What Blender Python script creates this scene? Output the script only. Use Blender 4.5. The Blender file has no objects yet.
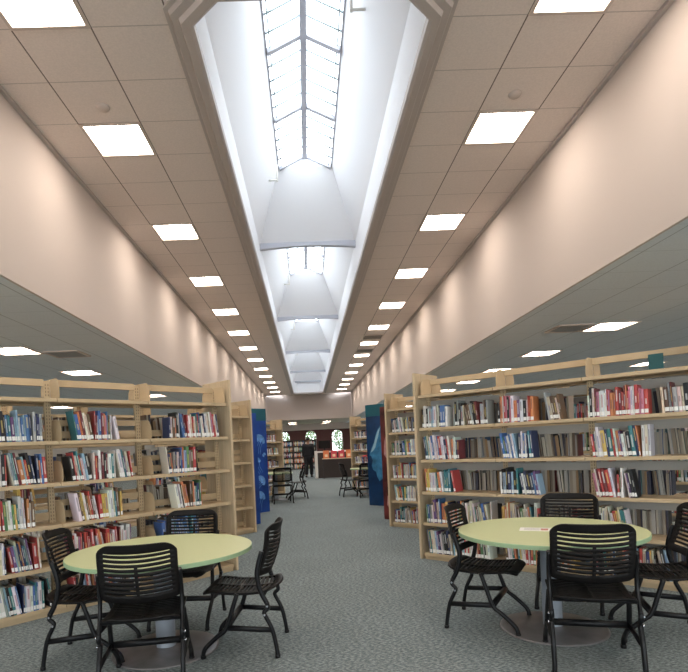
import bpy, bmesh, math, random
from mathutils import Vector, Matrix
PI = math.pi
R = math.radians
S = bpy.context.scene
C = S.collection
rnd = random.Random(7)

# ------------------------------------------------------------------ camera
CAM_H = 1.465
F = 540.0
YAW = R(1.2)
HX = 0.175         # the camera stands this far left of the hall's centre line
cam = bpy.data.cameras.new('camera')
cam.sensor_width = 36.0
cam.lens = F / 688 * 36
cam.clip_start = 0.05
cam.clip_end = 300
SHX = (344 - 308 - F * math.tan(YAW)) / 688
SHY = 108.5 / 688
ROLL = R(2.6)
cam.shift_x = SHX
cam.shift_y = SHY
co = bpy.data.objects.new('camera', cam)
C.objects.link(co)
co.location = (0, 0, CAM_H)
co.matrix_world = Matrix.Translation((0, 0, CAM_H)) @ Matrix.Rotation(-YAW, 4, 'Z') @ Matrix.Rotation(PI / 2, 4, 'X') @ Matrix.Rotation(-ROLL, 4, 'Z')
S.camera = co

# ------------------------------------------------------------------ world
w = bpy.data.worlds.new('sky')
S.world = w
w.use_nodes = True
bg = w.node_tree.nodes['Background']
bg.inputs[0].default_value = (0.91, 0.94, 1.0, 1)
bg.inputs[1].default_value = 5.6

# ------------------------------------------------------------------ exposure
S.view_settings.view_transform = 'Standard'
S.view_settings.look = 'None'
S.view_settings.gamma = 1
S.view_settings.exposure = 0.38
S.view_settings.use_curve_mapping = False
LAMP = 29.0          # radiance of the ceiling troffers
LAMP_COL = (1.0, 0.885, 0.765)

# skylight daylight portals (guides sampling of the sky through the glazing)
BAYS = [(4.6, 10.75), (10.75, 16.9), (16.9, 23.05), (23.05, 29.2), (29.2, 33.9)]
for a, b in BAYS:
    l = bpy.data.lights.new('daylight_portal', 'AREA')
    l.shape = 'RECTANGLE'
    l.size = 0.95
    l.size_y = b - a - 1.75
    l.cycles.is_portal = True
    o = bpy.data.objects.new('daylight_portal', l)
    C.objects.link(o)
    o.location = (HX, (a + b) / 2, 6.75)
l = bpy.data.lights.new('daylight_portal', 'AREA')      # unseen window band behind the camera, added for frontal fill
l.shape = 'RECTANGLE'; l.size = 19.0; l.size_y = 1.9; l.cycles.is_portal = True
o = bpy.data.objects.new('daylight_portal', l)
C.objects.link(o)
o.location = (HX, -5.15, 1.85); o.rotation_euler = (PI / 2, 0, 0)

# ------------------------------------------------------------------ materials
MATS = {}
def mat(name, col, rough=0.6, metal=0.0, spec=0.4, noise=None, bump=None):
    if name in MATS:
        return MATS[name]
    m = bpy.data.materials.new(name)
    m.use_nodes = True
    nt = m.node_tree
    p = nt.nodes['Principled BSDF']
    p.inputs['Base Color'].default_value = (*col, 1)
    p.inputs['Roughness'].default_value = rough
    p.inputs['Metallic'].default_value = metal
    p.inputs['Specular IOR Level'].default_value = spec
    if noise or bump:
        tc = nt.nodes.new('ShaderNodeTexCoord')
    if noise:
        sc, amt = noise[0], noise[1]
        mp = nt.nodes.new('ShaderNodeMapping')
        mp.inputs['Scale'].default_value = noise[2] if len(noise) > 2 else (1, 1, 1)
        n = nt.nodes.new('ShaderNodeTexNoise')
        n.inputs['Scale'].default_value = sc
        n.inputs['Detail'].default_value = 4
        r = nt.nodes.new('ShaderNodeValToRGB')
        r.color_ramp.elements[0].position = 0.3
        r.color_ramp.elements[1].position = 0.7
        r.color_ramp.elements[0].color = (*[c * (1 - amt) for c in col], 1)
        r.color_ramp.elements[1].color = (*[min(1, c * (1 + amt)) for c in col], 1)
        nt.links.new(tc.outputs['Object'], mp.inputs[0])
        nt.links.new(mp.outputs[0], n.inputs['Vector'])
        nt.links.new(n.outputs['Fac'], r.inputs[0])
        nt.links.new(r.outputs[0], p.inputs['Base Color'])
    if bump:
        n2 = nt.nodes.new('ShaderNodeTexNoise')
        n2.inputs['Scale'].default_value = bump[0]
        bp = nt.nodes.new('ShaderNodeBump')
        bp.inputs['Strength'].default_value = bump[1]
        bp.inputs['Distance'].default_value = 0.005
        nt.links.new(tc.outputs['Object'], n2.inputs['Vector'])
        nt.links.new(n2.outputs['Fac'], bp.inputs['Height'])
        nt.links.new(bp.outputs[0], p.inputs['Normal'])
    MATS[name] = m
    return m

def emis(name, col, st):
    m = bpy.data.materials.new(name)
    m.use_nodes = True
    nt = m.node_tree
    nt.nodes.clear()
    e = nt.nodes.new('ShaderNodeEmission')
    e.inputs[0].default_value = (*col, 1)
    e.inputs[1].default_value = st
    o = nt.nodes.new('ShaderNodeOutputMaterial')
    nt.links.new(e.outputs[0], o.inputs[0])
    MATS[name] = m
    return m

def carpet_mat():
    m = bpy.data.materials.new('carpet')
    m.use_nodes = True
    nt = m.node_tree
    p = nt.nodes['Principled BSDF']
    p.inputs['Roughness'].default_value = 0.95
    p.inputs['Specular IOR Level'].default_value = 0.1
    g = nt.nodes.new('ShaderNodeNewGeometry')
    mp = nt.nodes.new('ShaderNodeMapping')
    mp.inputs['Rotation'].default_value = (0, 0, R(28))
    mp.inputs['Scale'].default_value = (34, 95, 1)
    n = nt.nodes.new('ShaderNodeTexNoise')
    n.inputs['Scale'].default_value = 1.0
    n.inputs['Detail'].default_value = 5
    n.inputs['Roughness'].default_value = 0.7
    r = nt.nodes.new('ShaderNodeValToRGB')
    e = r.color_ramp.elements
    e[0].position = 0.38; e[0].color = (0.085, 0.105, 0.108, 1)
    e[1].position = 0.62; e[1].color = (0.38, 0.42, 0.415, 1)
    x = e.new(0.5); x.color = (0.185, 0.218, 0.225, 1)
    n2 = nt.nodes.new('ShaderNodeTexNoise')
    n2.inputs['Scale'].default_value = 1.3
    mx = nt.nodes.new('ShaderNodeMixRGB')
    mx.blend_type = 'MULTIPLY'
    mx.inputs[0].default_value = 0.25
    bp = nt.nodes.new('ShaderNodeBump')
    bp.inputs['Strength'].default_value = 0.35
    bp.inputs['Distance'].default_value = 0.01
    L = nt.links.new
    L(g.outputs['Position'], mp.inputs[0]); L(mp.outputs[0], n.inputs['Vector'])
    L(n.outputs['Fac'], r.inputs[0]); L(g.outputs['Position'], n2.inputs['Vector'])
    L(r.outputs[0], mx.inputs[1]); L(n2.outputs['Fac'], mx.inputs[2])
    L(mx.outputs[0], p.inputs['Base Color'])
    L(n.outputs['Fac'], bp.inputs['Height']); L(bp.outputs[0], p.inputs['Normal'])
    return m

def tile_mat(name, col, line, x0, y0, step=0.61):
    """lay-in ceiling tiles: square grid of grooves in world metres"""
    m = bpy.data.materials.new(name)
    m.use_nodes = True
    nt = m.node_tree
    L = nt.links.new
    p = nt.nodes['Principled BSDF']
    p.inputs['Roughness'].default_value = 0.9
    p.inputs['Specular IOR Level'].default_value = 0.15
    g = nt.nodes.new('ShaderNodeNewGeometry')
    sx = nt.nodes.new('ShaderNodeSeparateXYZ')
    L(g.outputs['Position'], sx.inputs[0])
    def M(op, a, b=None):
        n = nt.nodes.new('ShaderNodeMath')
        n.operation = op
        for i, v in enumerate((a, b)):
            if v is None: continue
            if isinstance(v, (int, float)): n.inputs[i].default_value = v
            else: L(v, n.inputs[i])
        return n.outputs[0]
    def dist(v, off):
        q = M('DIVIDE', M('SUBTRACT', v, off - 50 * step), step)
        q = M('FRACT', M('ADD', q, 0.5))
        return M('MULTIPLY', M('ABSOLUTE', M('SUBTRACT', q, 0.5)), step)
    ax = M('ABSOLUTE', M('SUBTRACT', sx.outputs['X'], HX))
    dx = dist(ax, x0)
    dy = dist(sx.outputs['Y'], y0)
    lx = M('LESS_THAN', dx, 0.006)
    ly = M('MULTIPLY', M('LESS_THAN', dy, 0.005), 0.45)
    lm = M('MAXIMUM', lx, ly)
    n = nt.nodes.new('ShaderNodeTexNoise')
    n.inputs['Scale'].default_value = 60
    r = nt.nodes.new('ShaderNodeValToRGB')
    r.color_ramp.elements[0].position = 0.35
    r.color_ramp.elements[1].position = 0.65
    r.color_ramp.elements[0].color = (*[c * 0.93 for c in col], 1)
    r.color_ramp.elements[1].color = (*col, 1)
    L(g.outputs['Position'], n.inputs['Vector']); L(n.outputs['Fac'], r.inputs[0])
    mx = nt.nodes.new('ShaderNodeMixRGB')
    L(lm, mx.inputs[0]); L(r.outputs[0], mx.inputs[1])
    mx.inputs[2].default_value = (*line, 1)
    L(mx.outputs[0], p.inputs['Base Color'])
    return m

def attr_mat(name, rough=0.45, spec=0.4):
    m = bpy.data.materials.new(name)
    m.use_nodes = True
    nt = m.node_tree
    p = nt.nodes['Principled BSDF']
    p.inputs['Roughness'].default_value = rough
    p.inputs['Specular IOR Level'].default_value = spec
    a = nt.nodes.new('ShaderNodeAttribute')
    a.attribute_name = 'Col'
    nt.links.new(a.outputs['Color'], p.inputs['Base Color'])
    return m

def glass_mat():
    m = bpy.data.materials.new('skylight_glass')
    m.use_nodes = True
    nt = m.node_tree
    nt.nodes.clear()
    t = nt.nodes.new('ShaderNodeBsdfTransparent')
    t.inputs[0].default_value = (0.93, 1.0, 0.99, 1)
    g = nt.nodes.new('ShaderNodeBsdfGlossy')
    g.inputs['Roughness'].default_value = 0.1
    mx = nt.nodes.new('ShaderNodeMixShader')
    o = nt.nodes.new('ShaderNodeOutputMaterial')
    L = nt.links.new
    mx.inputs[0].default_value = 0.03; L(t.outputs[0], mx.inputs[1]); L(g.outputs[0], mx.inputs[2])
    L(mx.outputs[0], o.inputs[0])
    return m

CARPET = carpet_mat()
TILE = tile_mat('ceiling_tile', (0.82, 0.72, 0.66), (0.20, 0.16, 0.14), 1.09, 3.58)
TILE_LOW = tile_mat('wing_ceiling_tile', (0.80, 0.85, 0.89), (0.45, 0.48, 0.5), 1.09, 3.58)
WALL = mat('wall_paint', (0.61, 0.53, 0.485), 0.75, spec=0.25)
WALL_GREY = mat('wing_wall_paint', (0.50, 0.48, 0.45), 0.8)
MAROON = mat('maroon_wall', (0.085, 0.035, 0.035), 0.8)
TAUPE = mat('taupe_trim', (0.52, 0.455, 0.42), 0.55)
WHITE = mat('skylight_white', (0.91, 0.90, 0.92), 0.7, spec=0.2)
BAR = mat('skylight_bar', (0.50, 0.50, 0.56), 0.5)
THINBAR = mat('thin_glazing_bar', (0.42, 0.50, 0.52), 0.5)
GLASS = glass_mat()
LAMPM = emis('lamp_diffuser', LAMP_COL, LAMP)
LAMPD = emis('lamp_reflector', LAMP_COL, LAMP * 0.55)
FRAME = mat('fixture_frame', (0.62, 0.52, 0.46), 0.5)
ALMOND = mat('almond_shelf_metal', (0.52, 0.395, 0.245), 0.5, noise=(6, 0.05))
BIRCH = mat('birch_end_panel', (0.56, 0.44, 0.29), 0.55, noise=(4, 0.09, (9, 9, 0.8)))
GREYPAN = mat('taupe_back_panel', (0.36, 0.335, 0.30), 0.6)
SLOT = mat('slot_dark', (0.16, 0.12, 0.08), 0.8)
BLACKP = mat('black_plastic', (0.008, 0.007, 0.007), 0.5, spec=0.18, bump=(300, 0.1))
BLACKM = mat('black_metal', (0.006, 0.006, 0.007), 0.4, spec=0.28)
CHROME = mat('bolt_steel', (0.6, 0.62, 0.68), 0.25, 0.9)
GREEN = mat('green_laminate', (0.53, 0.56, 0.31), 0.38, noise=(120, 0.03))
GREENE = mat('green_edge', (0.31, 0.44, 0.26), 0.45)
STEEL = mat('pedestal_grey', (0.34, 0.37, 0.42), 0.42, 0.25)
BASEM = mat('base_plate_metal', (0.20, 0.19, 0.195), 0.35, 0.5, noise=(7, 0.2))
COVER = attr_mat('book_cover')
PAGES = attr_mat('book_pages', 0.9, 0.1)
LABELM = mat('call_label', (0.82, 0.82, 0.80), 0.6)
DARKW = mat('dark_shelving', (0.05, 0.04, 0.04), 0.6)
BLUE = mat('ocean_blue', (0.012, 0.055, 0.27), 0.35, noise=(2.2, 0.35))
BLUE2 = mat('deep_sea_blue', (0.008, 0.040, 0.115), 0.35, noise=(2.5, 0.4))
TEAL = mat('teal_band', (0.01, 0.10, 0.13), 0.4)
JELLY = mat('jellyfish_blue', (0.13, 0.30, 0.62), 0.5, noise=(14, 0.35))
WHALE = mat('whale_blue', (0.035, 0.17, 0.32), 0.5, noise=(5, 0.5))
WHALEB = mat('whale_belly', (0.30, 0.50, 0.60), 0.5)
RUST = mat('rust_print', (0.12, 0.022, 0.02), 0.4, noise=(2.6, 0.8))
PINK = mat('pale_pink_print', (0.42, 0.22, 0.22), 0.5, noise=(9, 0.3))
PAPER = mat('paper_white', (0.80, 0.77, 0.72), 0.7)
CREAM = mat('desk_white', (0.74, 0.71, 0.66), 0.5)
DESKB = mat('desk_brown', (0.055, 0.042, 0.038), 0.5)

# ------------------------------------------------------------------ helpers
def box(bm, x0, x1, y0, y1, z0, z1, mi=0, M=None):
    vs = [bm.verts.new(Vector(p)) for p in ((x0, y0, z0), (x1, y0, z0), (x1, y1, z0), (x0, y1, z0),
                                            (x0, y0, z1), (x1, y0, z1), (x1, y1, z1), (x0, y1, z1))]
    if M is not None:
        for v in vs: v.co = M @ v.co
    fs = []
    for q in ((3, 2, 1, 0), (4, 5, 6, 7), (0, 1, 5, 4), (1, 2, 6, 5), (2, 3, 7, 6), (3, 0, 4, 7)):
        f = bm.faces.new([vs[i] for i in q])
        f.material_index = mi
        fs.append(f)
    return fs

def quad(bm, pts, mi=0):
    f = bm.faces.new([bm.verts.new(Vector(p)) for p in pts])
    f.material_index = mi
    return f

def tube(bm, pts, r, seg=8, mi=0, flat=1.0):
    """round tube along a polyline; r number or list"""
    pts = [Vector(p) for p in pts]
    rs = r if isinstance(r, (list, tuple)) else [r] * len(pts)
    rings = []
    up = None
    for i, p in enumerate(pts):
        if i == 0: t = (pts[1] - p)
        elif i == len(pts) - 1: t = (p - pts[i - 1])
        else: t = (pts[i + 1] - p).normalized() + (p - pts[i - 1]).normalized()
        t.normalize()
        if up is None:
            ref = Vector((0, 1, 0)) if abs(t.y) < 0.9 else Vector((1, 0, 0))
            up = (ref - t * ref.dot(t)).normalized()
        else:
            up = (up - t * up.dot(t)).normalized()
        sd = t.cross(up)
        rings.append([bm.verts.new(p + (up * math.cos(a) * flat + sd * math.sin(a)) * rs[i])
                      for a in [2 * PI * k / seg for k in range(seg)]])
    for a, b in zip(rings, rings[1:]):
        for k in range(seg):
            f = bm.faces.new((a[k], a[(k + 1) % seg], b[(k + 1) % seg], b[k]))
            f.smooth = True
            f.material_index = mi
    for rg, fl in ((rings[0], True), (rings[-1], False)):
        f = bm.faces.new(list(reversed(rg)) if fl else rg)
        f.material_index = mi
    return rings

def smooth_path(pts, n=4):
    pts = [Vector(p) for p in pts]
    out = []
    for i in range(len(pts) - 1):
        p0 = pts[max(i - 1, 0)]; p1 = pts[i]; p2 = pts[i + 1]; p3 = pts[min(i + 2, len(pts) - 1)]
        for k in range(n):
            t = k / n
            out.append(0.5 * ((2 * p1) + (-p0 + p2) * t + (2 * p0 - 5 * p1 + 4 * p2 - p3) * t * t + (-p0 + 3 * p1 - 3 * p2 + p3) * t ** 3))
    out.append(pts[-1])
    return out

def lathe(bm, prof, seg=48, mi=0, smooth=True):
    rings = []
    for r_, z in prof:
        if r_ < 1e-6:
            rings.append([bm.verts.new((0, 0, z))])
        else:
            rings.append([bm.verts.new((r_ * math.cos(2 * PI * k / seg), r_ * math.sin(2 * PI * k / seg), z)) for k in range(seg)])
    for a, b in zip(rings, rings[1:]):
        for k in range(seg):
            k2 = (k + 1) % seg
            if len(a) == 1 and len(b) == 1: continue
            if len(a) == 1: f = bm.faces.new((a[0], b[k2], b[k]))
            elif len(b) == 1: f = bm.faces.new((a[k], a[k2], b[0]))
            else: f = bm.faces.new((a[k], a[k2], b[k2], b[k]))
            f.smooth = smooth
            f.material_index = mi

def mesh(name, bm, mats, bevel=None):
    if bevel:
        bmesh.ops.bevel(bm, geom=list(bm.edges), offset=bevel, segments=2, affect='EDGES', clamp_overlap=True)
    bmesh.ops.recalc_face_normals(bm, faces=list(bm.faces))
    me = bpy.data.meshes.new(name)
    bm.to_mesh(me)
    bm.free()
    for m in (mats if isinstance(mats, (list, tuple)) else [mats]):
        me.materials.append(m)
    return me

def link(name, me, parent=None, loc=(0, 0, 0), rz=0.0):
    o = bpy.data.objects.new(name, me)
    C.objects.link(o)
    o.location = loc
    o.rotation_euler = (0, 0, rz)
    if parent is not None: o.parent = parent
    return o

def obj(name, bm, mats, parent=None, loc=(0, 0, 0), rz=0.0, bevel=None):
    return link(name, mesh(name, bm, mats, bevel), parent, loc, rz)

def tag(o, label, cat, group=None, kind=None):
    o['label'] = label
    o['category'] = cat
    if group: o['group'] = group
    if kind: o['kind'] = kind
    return o

def thing(name, label, cat, loc=(0, 0, 0), rz=0.0, group=None):
    o = bpy.data.objects.new(name, None)
    o.empty_display_size = 0.1
    C.objects.link(o)
    o.location = loc
    o.rotation_euler = (0, 0, rz)
    return tag(o, label, cat, group)

def struct(name, bm, mats, label=None, parent=None, bevel=None):
    o = obj(name, bm, mats, parent, bevel=bevel)
    if parent is None: o['kind'] = 'structure'
    if label:
        o['label'] = label
    return o

def dup(root, loc, rz, label, group=None):
    r = root.copy(); C.objects.link(r)
    r.location = loc; r.rotation_euler = (0, 0, rz)
    r['label'] = label
    if group: r['group'] = group
    for ch in list(root.children):
        c = ch.copy(); C.objects.link(c); c.parent = r
        for g in ch.children:
            d = g.copy(); C.objects.link(d); d.parent = c
    return r

# ------------------------------------------------------------------ shell
ZC = 4.755; ZL = 3.07; XW = 2.77; XO = 11.0; Y0 = -5.0; YE = 35.0; YB = 42.0
STEP = 0.61; TY0 = 3.58
bm = bmesh.new(); quad(bm, ((-XO, Y0, 0), (XO, Y0, 0), (XO, YB, 0), (-XO, YB, 0)))
struct('floor', bm, CARPET, 'blue-grey flecked carpet running through the hall')

FIX_K = [-12, -8, -4, 0, 3] + list(range(7, 51, 4))
def cells(x0, x1):
    out = []
    k = math.floor((Y0 - TY0) / STEP)
    return k
OX, OY0, OY1, CH = 0.95, 3.86, 33.9, 0.24      # skylight opening
bm = bmesh.new()
k0 = math.floor((Y0 - TY0) / STEP); k1 = math.ceil((YE - TY0) / STEP)
XE = [1.09, 1.70, 2.31, XW]
for k in range(k0, k1 + 1):
    a = max(Y0, TY0 + k * STEP); b = min(YE, TY0 + (k + 1) * STEP)
    if b <= a: continue
    for s in (-1, 1):
        for i in range(3):
            if i == 1 and k in FIX_K: continue
            quad(bm, ((s * XE[i], a, ZC), (s * XE[i], b, ZC), (s * XE[i + 1], b, ZC), (s * XE[i + 1], a, ZC)))
quad(bm, ((-1.09, Y0, ZC), (1.09, Y0, ZC), (1.09, OY0 - 0.14, ZC), (-1.09, OY0 - 0.14, ZC)))
quad(bm, ((-1.09, OY1 + 0.14, ZC), (1.09, OY1 + 0.14, ZC), (1.09, YE, ZC), (-1.09, YE, ZC)))
for s in (-1, 1):      # tile corners left by the chamfered opening
    for ye, d in ((OY0 - 0.14, 1), (OY1 + 0.14, -1)):
        f = bm.faces.new([bm.verts.new(p) for p in ((s * 1.09, ye, ZC), (s * 1.09, ye + d * 0.3, ZC), (s * 0.79, ye, ZC))])
o = struct('ceiling', bm, TILE, 'warm taupe lay-in tile ceiling above the aisle')

# lower wing ceilings
def wing(name, s, label):
    bm = bmesh.new()
    XF = [4.2, 4.81]; XF2 = [7.9, 8.51]
    xs = [XW + .03, XF[0], XF[1], XF2[0], XF2[1], XO]
    for k in range(k0, math.ceil((YB - TY0) / STEP) + 1):
        a = max(Y0, TY0 + k * STEP); b = min(YB, TY0 + (k + 1) * STEP)
        if b <= a: continue
        for i in range(5):
            if i in (1, 3) and k % 4 == 3 and k > -9: continue
            quad(bm, ((s * xs[i], a, ZL), (s * xs[i], b, ZL), (s * xs[i + 1], b, ZL), (s * xs[i + 1], a, ZL)))
    struct(name, bm, TILE_LOW, label)
wing('ceiling.001', -1, 'lower blue-grey tile ceiling over the left stacks')
wing('ceiling.002', 1, 'lower blue-grey tile ceiling over the right stacks')

for s, nm in ((-1, 'left'), (1, 'right')):
    bm = bmesh.new()
    box(bm, s * XW, s * (XW + 0.03), Y0, YE, ZL - 0.005, ZC + 0.1)
    struct('wall_upper_' + nm, bm, WALL, 'cream upper wall between the two ceilings, %s side' % nm)
    bm = bmesh.new()
    box(bm, s * (XW - 0.04), s * (XW - 0.001), Y0, YE, ZC - 0.035, ZC - 0.001)
    struct('trim_' + ('1' if s < 0 else '2'), bm, TAUPE)
    bm = bmesh.new()
    box(bm, s * XO, s * (XO + 0.2), Y0, YB, 0, ZL)
    struct('wall_' + nm, bm, WALL_GREY)
bm = bmesh.new()
box(bm, -XO - .2, XO + .2, Y0 - 0.2, Y0, 0, .9); box(bm, -XO - .2, XO + .2, Y0 - 0.2, Y0, 2.8, ZC + .1)
wx = [-9.5 + 3.8 * k for k in range(6)]
for a, b in zip([-XO - .2] + [x + .12 for x in wx], [x - .12 for x in wx] + [XO + .2]):
    if b - a > 3: continue
    box(bm, a, b, Y0 - .2, Y0, .9, 2.8)
for x in wx: box(bm, x - .12, x + .12, Y0 - .2, Y0, .9, 2.8)
struct('wall_behind', bm, WALL, 'cream wall behind the camera with an added band of fill-light windows')
for i in range(5):
    a, b = wx[i] + .12, wx[i + 1] - .12
    bm = bmesh.new()
    box(bm, a, b, Y0 - .12, Y0 - .08, .9, .95); box(bm, a, b, Y0 - .12, Y0 - .08, 2.75, 2.8)
    box(bm, (a + b) / 2 - .03, (a + b) / 2 + .03, Y0 - .12, Y0 - .08, .95, 2.75)
    wn = struct('window_%d' % (i + 9), bm, PAPER)  # unseen window, added to let fill daylight in from behind the camera
    bm = bmesh.new(); quad(bm, ((a, Y0 - .1, .95), (b, Y0 - .1, .95), (b, Y0 - .1, 2.75), (a, Y0 - .1, 2.75)))
    obj('pane', bm, GLASS, wn)
# header over the far end and the ceiling strip beyond it
bm = bmesh.new(); 
n = 16
for i in range(n):
    xa = -XW - 0.2 + (2 * XW + 0.4) * i / n; xb = -XW - 0.2 + (2 * XW + 0.4) * (i + 1) / n
    fa = lambda x: YE - 0.02 + 0.35 * (1 - (x / 3.0) ** 2) * 1.0
    ya, yb = fa(xa), fa(xb)
    quad(bm, ((xa, ya, ZL + .06), (xb, yb, ZL + .06), (xb, yb, ZC + .1), (xa, ya, ZC + .1)))
    quad(bm, ((xa, ya, ZL + .06), (xb, yb, ZL + .06), (xb, yb + 0.2, ZL + .06), (xa, ya + 0.2, ZL + .06)))
    quad(bm, ((xa, ya + .2, ZL + .06), (xb, yb + .2, ZL + .06), (xb, yb + .2, ZC + .1), (xa, ya + .2, ZC + .1)))
struct('wall_header', bm, WALL, 'cream header wall closing the high aisle at the far end')
bm = bmesh.new(); quad(bm, ((-1.09, YE, ZC), (1.09, YE, ZC), (XW, YE + .4, ZC + .001), (-XW, YE + .4, ZC + .001)))
quad(bm, ((-XW - .3, YE + 0.1, ZL + .06), (XW + .3, YE + 0.1, ZL + .06), (XW + .3, YB, ZL + .06), (-XW - .3, YB, ZL + .06)))
struct('ceiling_far', bm, mat('far_ceiling_paint', (0.62, 0.56, 0.48), 0.85))

# far wall with three arched windows
WINS = [(-1.98, 0.95), (0.08, 0.95), (2.12, 0.95)]     # centre x, sill z
WH, WT = 0.42, 2.56
bm = bmesh.new()
def wallface(bm, pts, mi):
    quad(bm, [(p[0], YB, p[1]) for p in pts], mi)
ZM = 2.62
xs = [-XO]
for cx, z0 in WINS: xs += [cx - WH, cx + WH]
xs.append(XO)
for i in range(0, len(xs), 2):
    wallface(bm, ((xs[i], 0), (xs[i + 1], 0), (xs[i + 1], ZM), (xs[i], ZM)), 0)
for cx, z0 in WINS:
    wallface(bm, ((cx - WH, 0), (cx + WH, 0), (cx + WH, z0), (cx - WH, z0)), 0)
    zc = WT - WH
    N = 12
    for i in range(N):
        a0 = PI * i / N; a1 = PI * (i + 1) / N
        x0, x1 = cx - WH * math.cos(a0), cx - WH * math.cos(a1)
        wallface(bm, ((x0, zc + WH * math.sin(a0)), (x1, zc + WH * math.sin(a1)), (x1, ZM), (x0, ZM)), 0)
wallface(bm, ((-XO, ZM), (XO, ZM), (XO, ZL + .1), (-XO, ZL + .1)), 1)
o = struct('wall_far', bm, [MAROON, WALL], 'dark maroon far wall with arched windows')
sm = o.modifiers.new('s', 'SOLIDIFY'); sm.thickness = 0.2; sm.offset = 0
for i, (cx, z0) in enumerate(WINS):
    bm = bmesh.new()
    zc = WT - WH
    prof = [(cx - WH, z0), (cx - WH, zc)] + [(cx - WH * math.cos(PI * k / 12), zc + WH * math.sin(PI * k / 12)) for k in range(1, 12)] + [(cx + WH, zc), (cx + WH, z0)]
    prof.append(prof[0])
    tube(bm, [(p[0], YB, p[1]) for p in prof], 0.03, 6)
    tube(bm, [(cx - WH, YB, 1.75), (cx + WH, YB, 1.75)], 0.02, 6)
    tube(bm, [(cx, YB, z0), (cx, YB, WT)], 0.02, 6)
    wn = struct('window_%d' % (i + 1), bm, PAPER, 'arched window in the far maroon wall')
    bm = bmesh.new()
    bm.faces.new([bm.verts.new((p[0], YB + 0.01, p[1])) for p in prof[:-1]])
    obj('pane', bm, GLASS, wn)
# ground and foliage outside the arched windows
bm = bmesh.new(); quad(bm, ((-14, YB + .1, -0.05), (14, YB + .1, -0.05), (14, 60, -0.05), (-14, 60, -0.05)))
struct('ground', bm, mat('outside_ground', (0.25, 0.28, 0.18), 0.9))
LEAF = mat('leaf_green', (0.10, 0.17, 0.06), 0.7)
BARK = mat('bark', (0.10, 0.07, 0.05), 0.9)
for i, (tx, ty, th) in enumerate(((-2.2, 45.5, 3.0), (0.4, 46, 2.7), (2.7, 45.2, 3.0))):
    t = thing('tree', ['small green tree outside the left arched window', 'small green tree outside the middle arched window', 'small green tree outside the right arched window'][i], 'tree', (tx, ty, -0.05), 0, 'trees outside the far windows')
    bm = bmesh.new(); tube(bm, [(0, 0, 0), (0.05, 0, th * .5), (0, 0.05, th * .8)], [.09, .06, .03], 7)
    obj('trunk', bm, BARK, t)
    bm = bmesh.new()
    for k in range(1100):
        a = rnd.uniform(0, 2 * PI); rr = rnd.uniform(0.2, 1.0) ** .6 * 0.95; zz = rnd.uniform(-1, 1)
        p = Vector((rr * math.cos(a) * math.sqrt(1 - zz * zz), rr * math.sin(a) * math.sqrt(1 - zz * zz), th * .68 + zz * 1.0))
        Mx = Matrix.Translation(p) @ Matrix.Rotation(rnd.uniform(0, 6), 4, 'X') @ Matrix.Rotation(rnd.uniform(0, 6), 4, 'Z')
        f = [bm.verts.new(Mx @ Vector(q)) for q in ((-.08, 0, 0), (0, .05, .01), (.09, 0, 0), (0, -.05, .01))]
        bm.faces.new(f)
    obj('foliage', bm, LEAF, t)

# ------------------------------------------------------------------ skylight
def octo(off, z):
    x = OX + off; ya = OY0 - off; yb = OY1 + off; c = CH + off * 0.41
    return [(-x, ya + c, z), (-x + c, ya, z), (x - c, ya, z), (x, ya + c, z), (x, yb - c, z), (x - c, yb, z), (-x + c, yb, z), (-x, yb - c, z)]
bm = bmesh.new()
prof = [(-.05, ZC + 0.01), (-.05, ZC - 0.065), (-.025, ZC - .085), (0.035, ZC - 0.085), (0.05, ZC - 0.05), (0.105, ZC - 0.05), (0.12, ZC - 0.02), (0.15, ZC - 0.02), (0.15, ZC + 0.01)]
rings = [[bm.verts.new(p) for p in octo(a, z)] for a, z in prof]
for a, b in zip(rings, rings[1:]):
    for k in range(8):
        bm.faces.new((a[k], a[(k + 1) % 8], b[(k + 1) % 8], b[k]))
struct('trim_3', bm, TAUPE, 'stepped taupe moulding framing the long skylight well')
ZB = 5.47; ZE = 6.55; ZR = 6.79; GX = 0.485; GI = 0.88
bm = bmesh.new()
lo = [bm.verts.new(p) for p in octo(0, ZC)]; hi = [bm.verts.new(p) for p in octo(0, ZB)]
for k in range(8): bm.faces.new((lo[k], lo[(k + 1) % 8], hi[(k + 1) % 8], hi[k]))
xe = OX
quad(bm, ((-xe, OY0, ZB), (xe, OY0, ZB), (xe, BAYS[0][0], ZB), (-xe, BAYS[0][0], ZB)))
for a, b in BAYS:
    ga, gb = a + GI, b - GI
    quad(bm, ((-xe, a, ZB), (-xe, b, ZB), (-GX, gb, ZE), (-GX, ga, ZE)))
    quad(bm, ((xe, a, ZB), (xe, b, ZB), (GX, gb, ZE), (GX, ga, ZE)))
    quad(bm, ((-xe, a, ZB), (xe, a, ZB), (GX, ga, ZE), (-GX, ga, ZE)))
    quad(bm, ((-xe, b, ZB), (xe, b, ZB), (GX, gb, ZE), (-GX, gb, ZE)))
    for y in (ga, gb):
        bm.faces.new([bm.verts.new(p) for p in ((-GX, y, ZE), (GX, y, ZE), (0, y, ZR))])
struct('wall_skylight_well', bm, WHITE, 'white plaster skylight well tapering up to the glazing')
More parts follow.
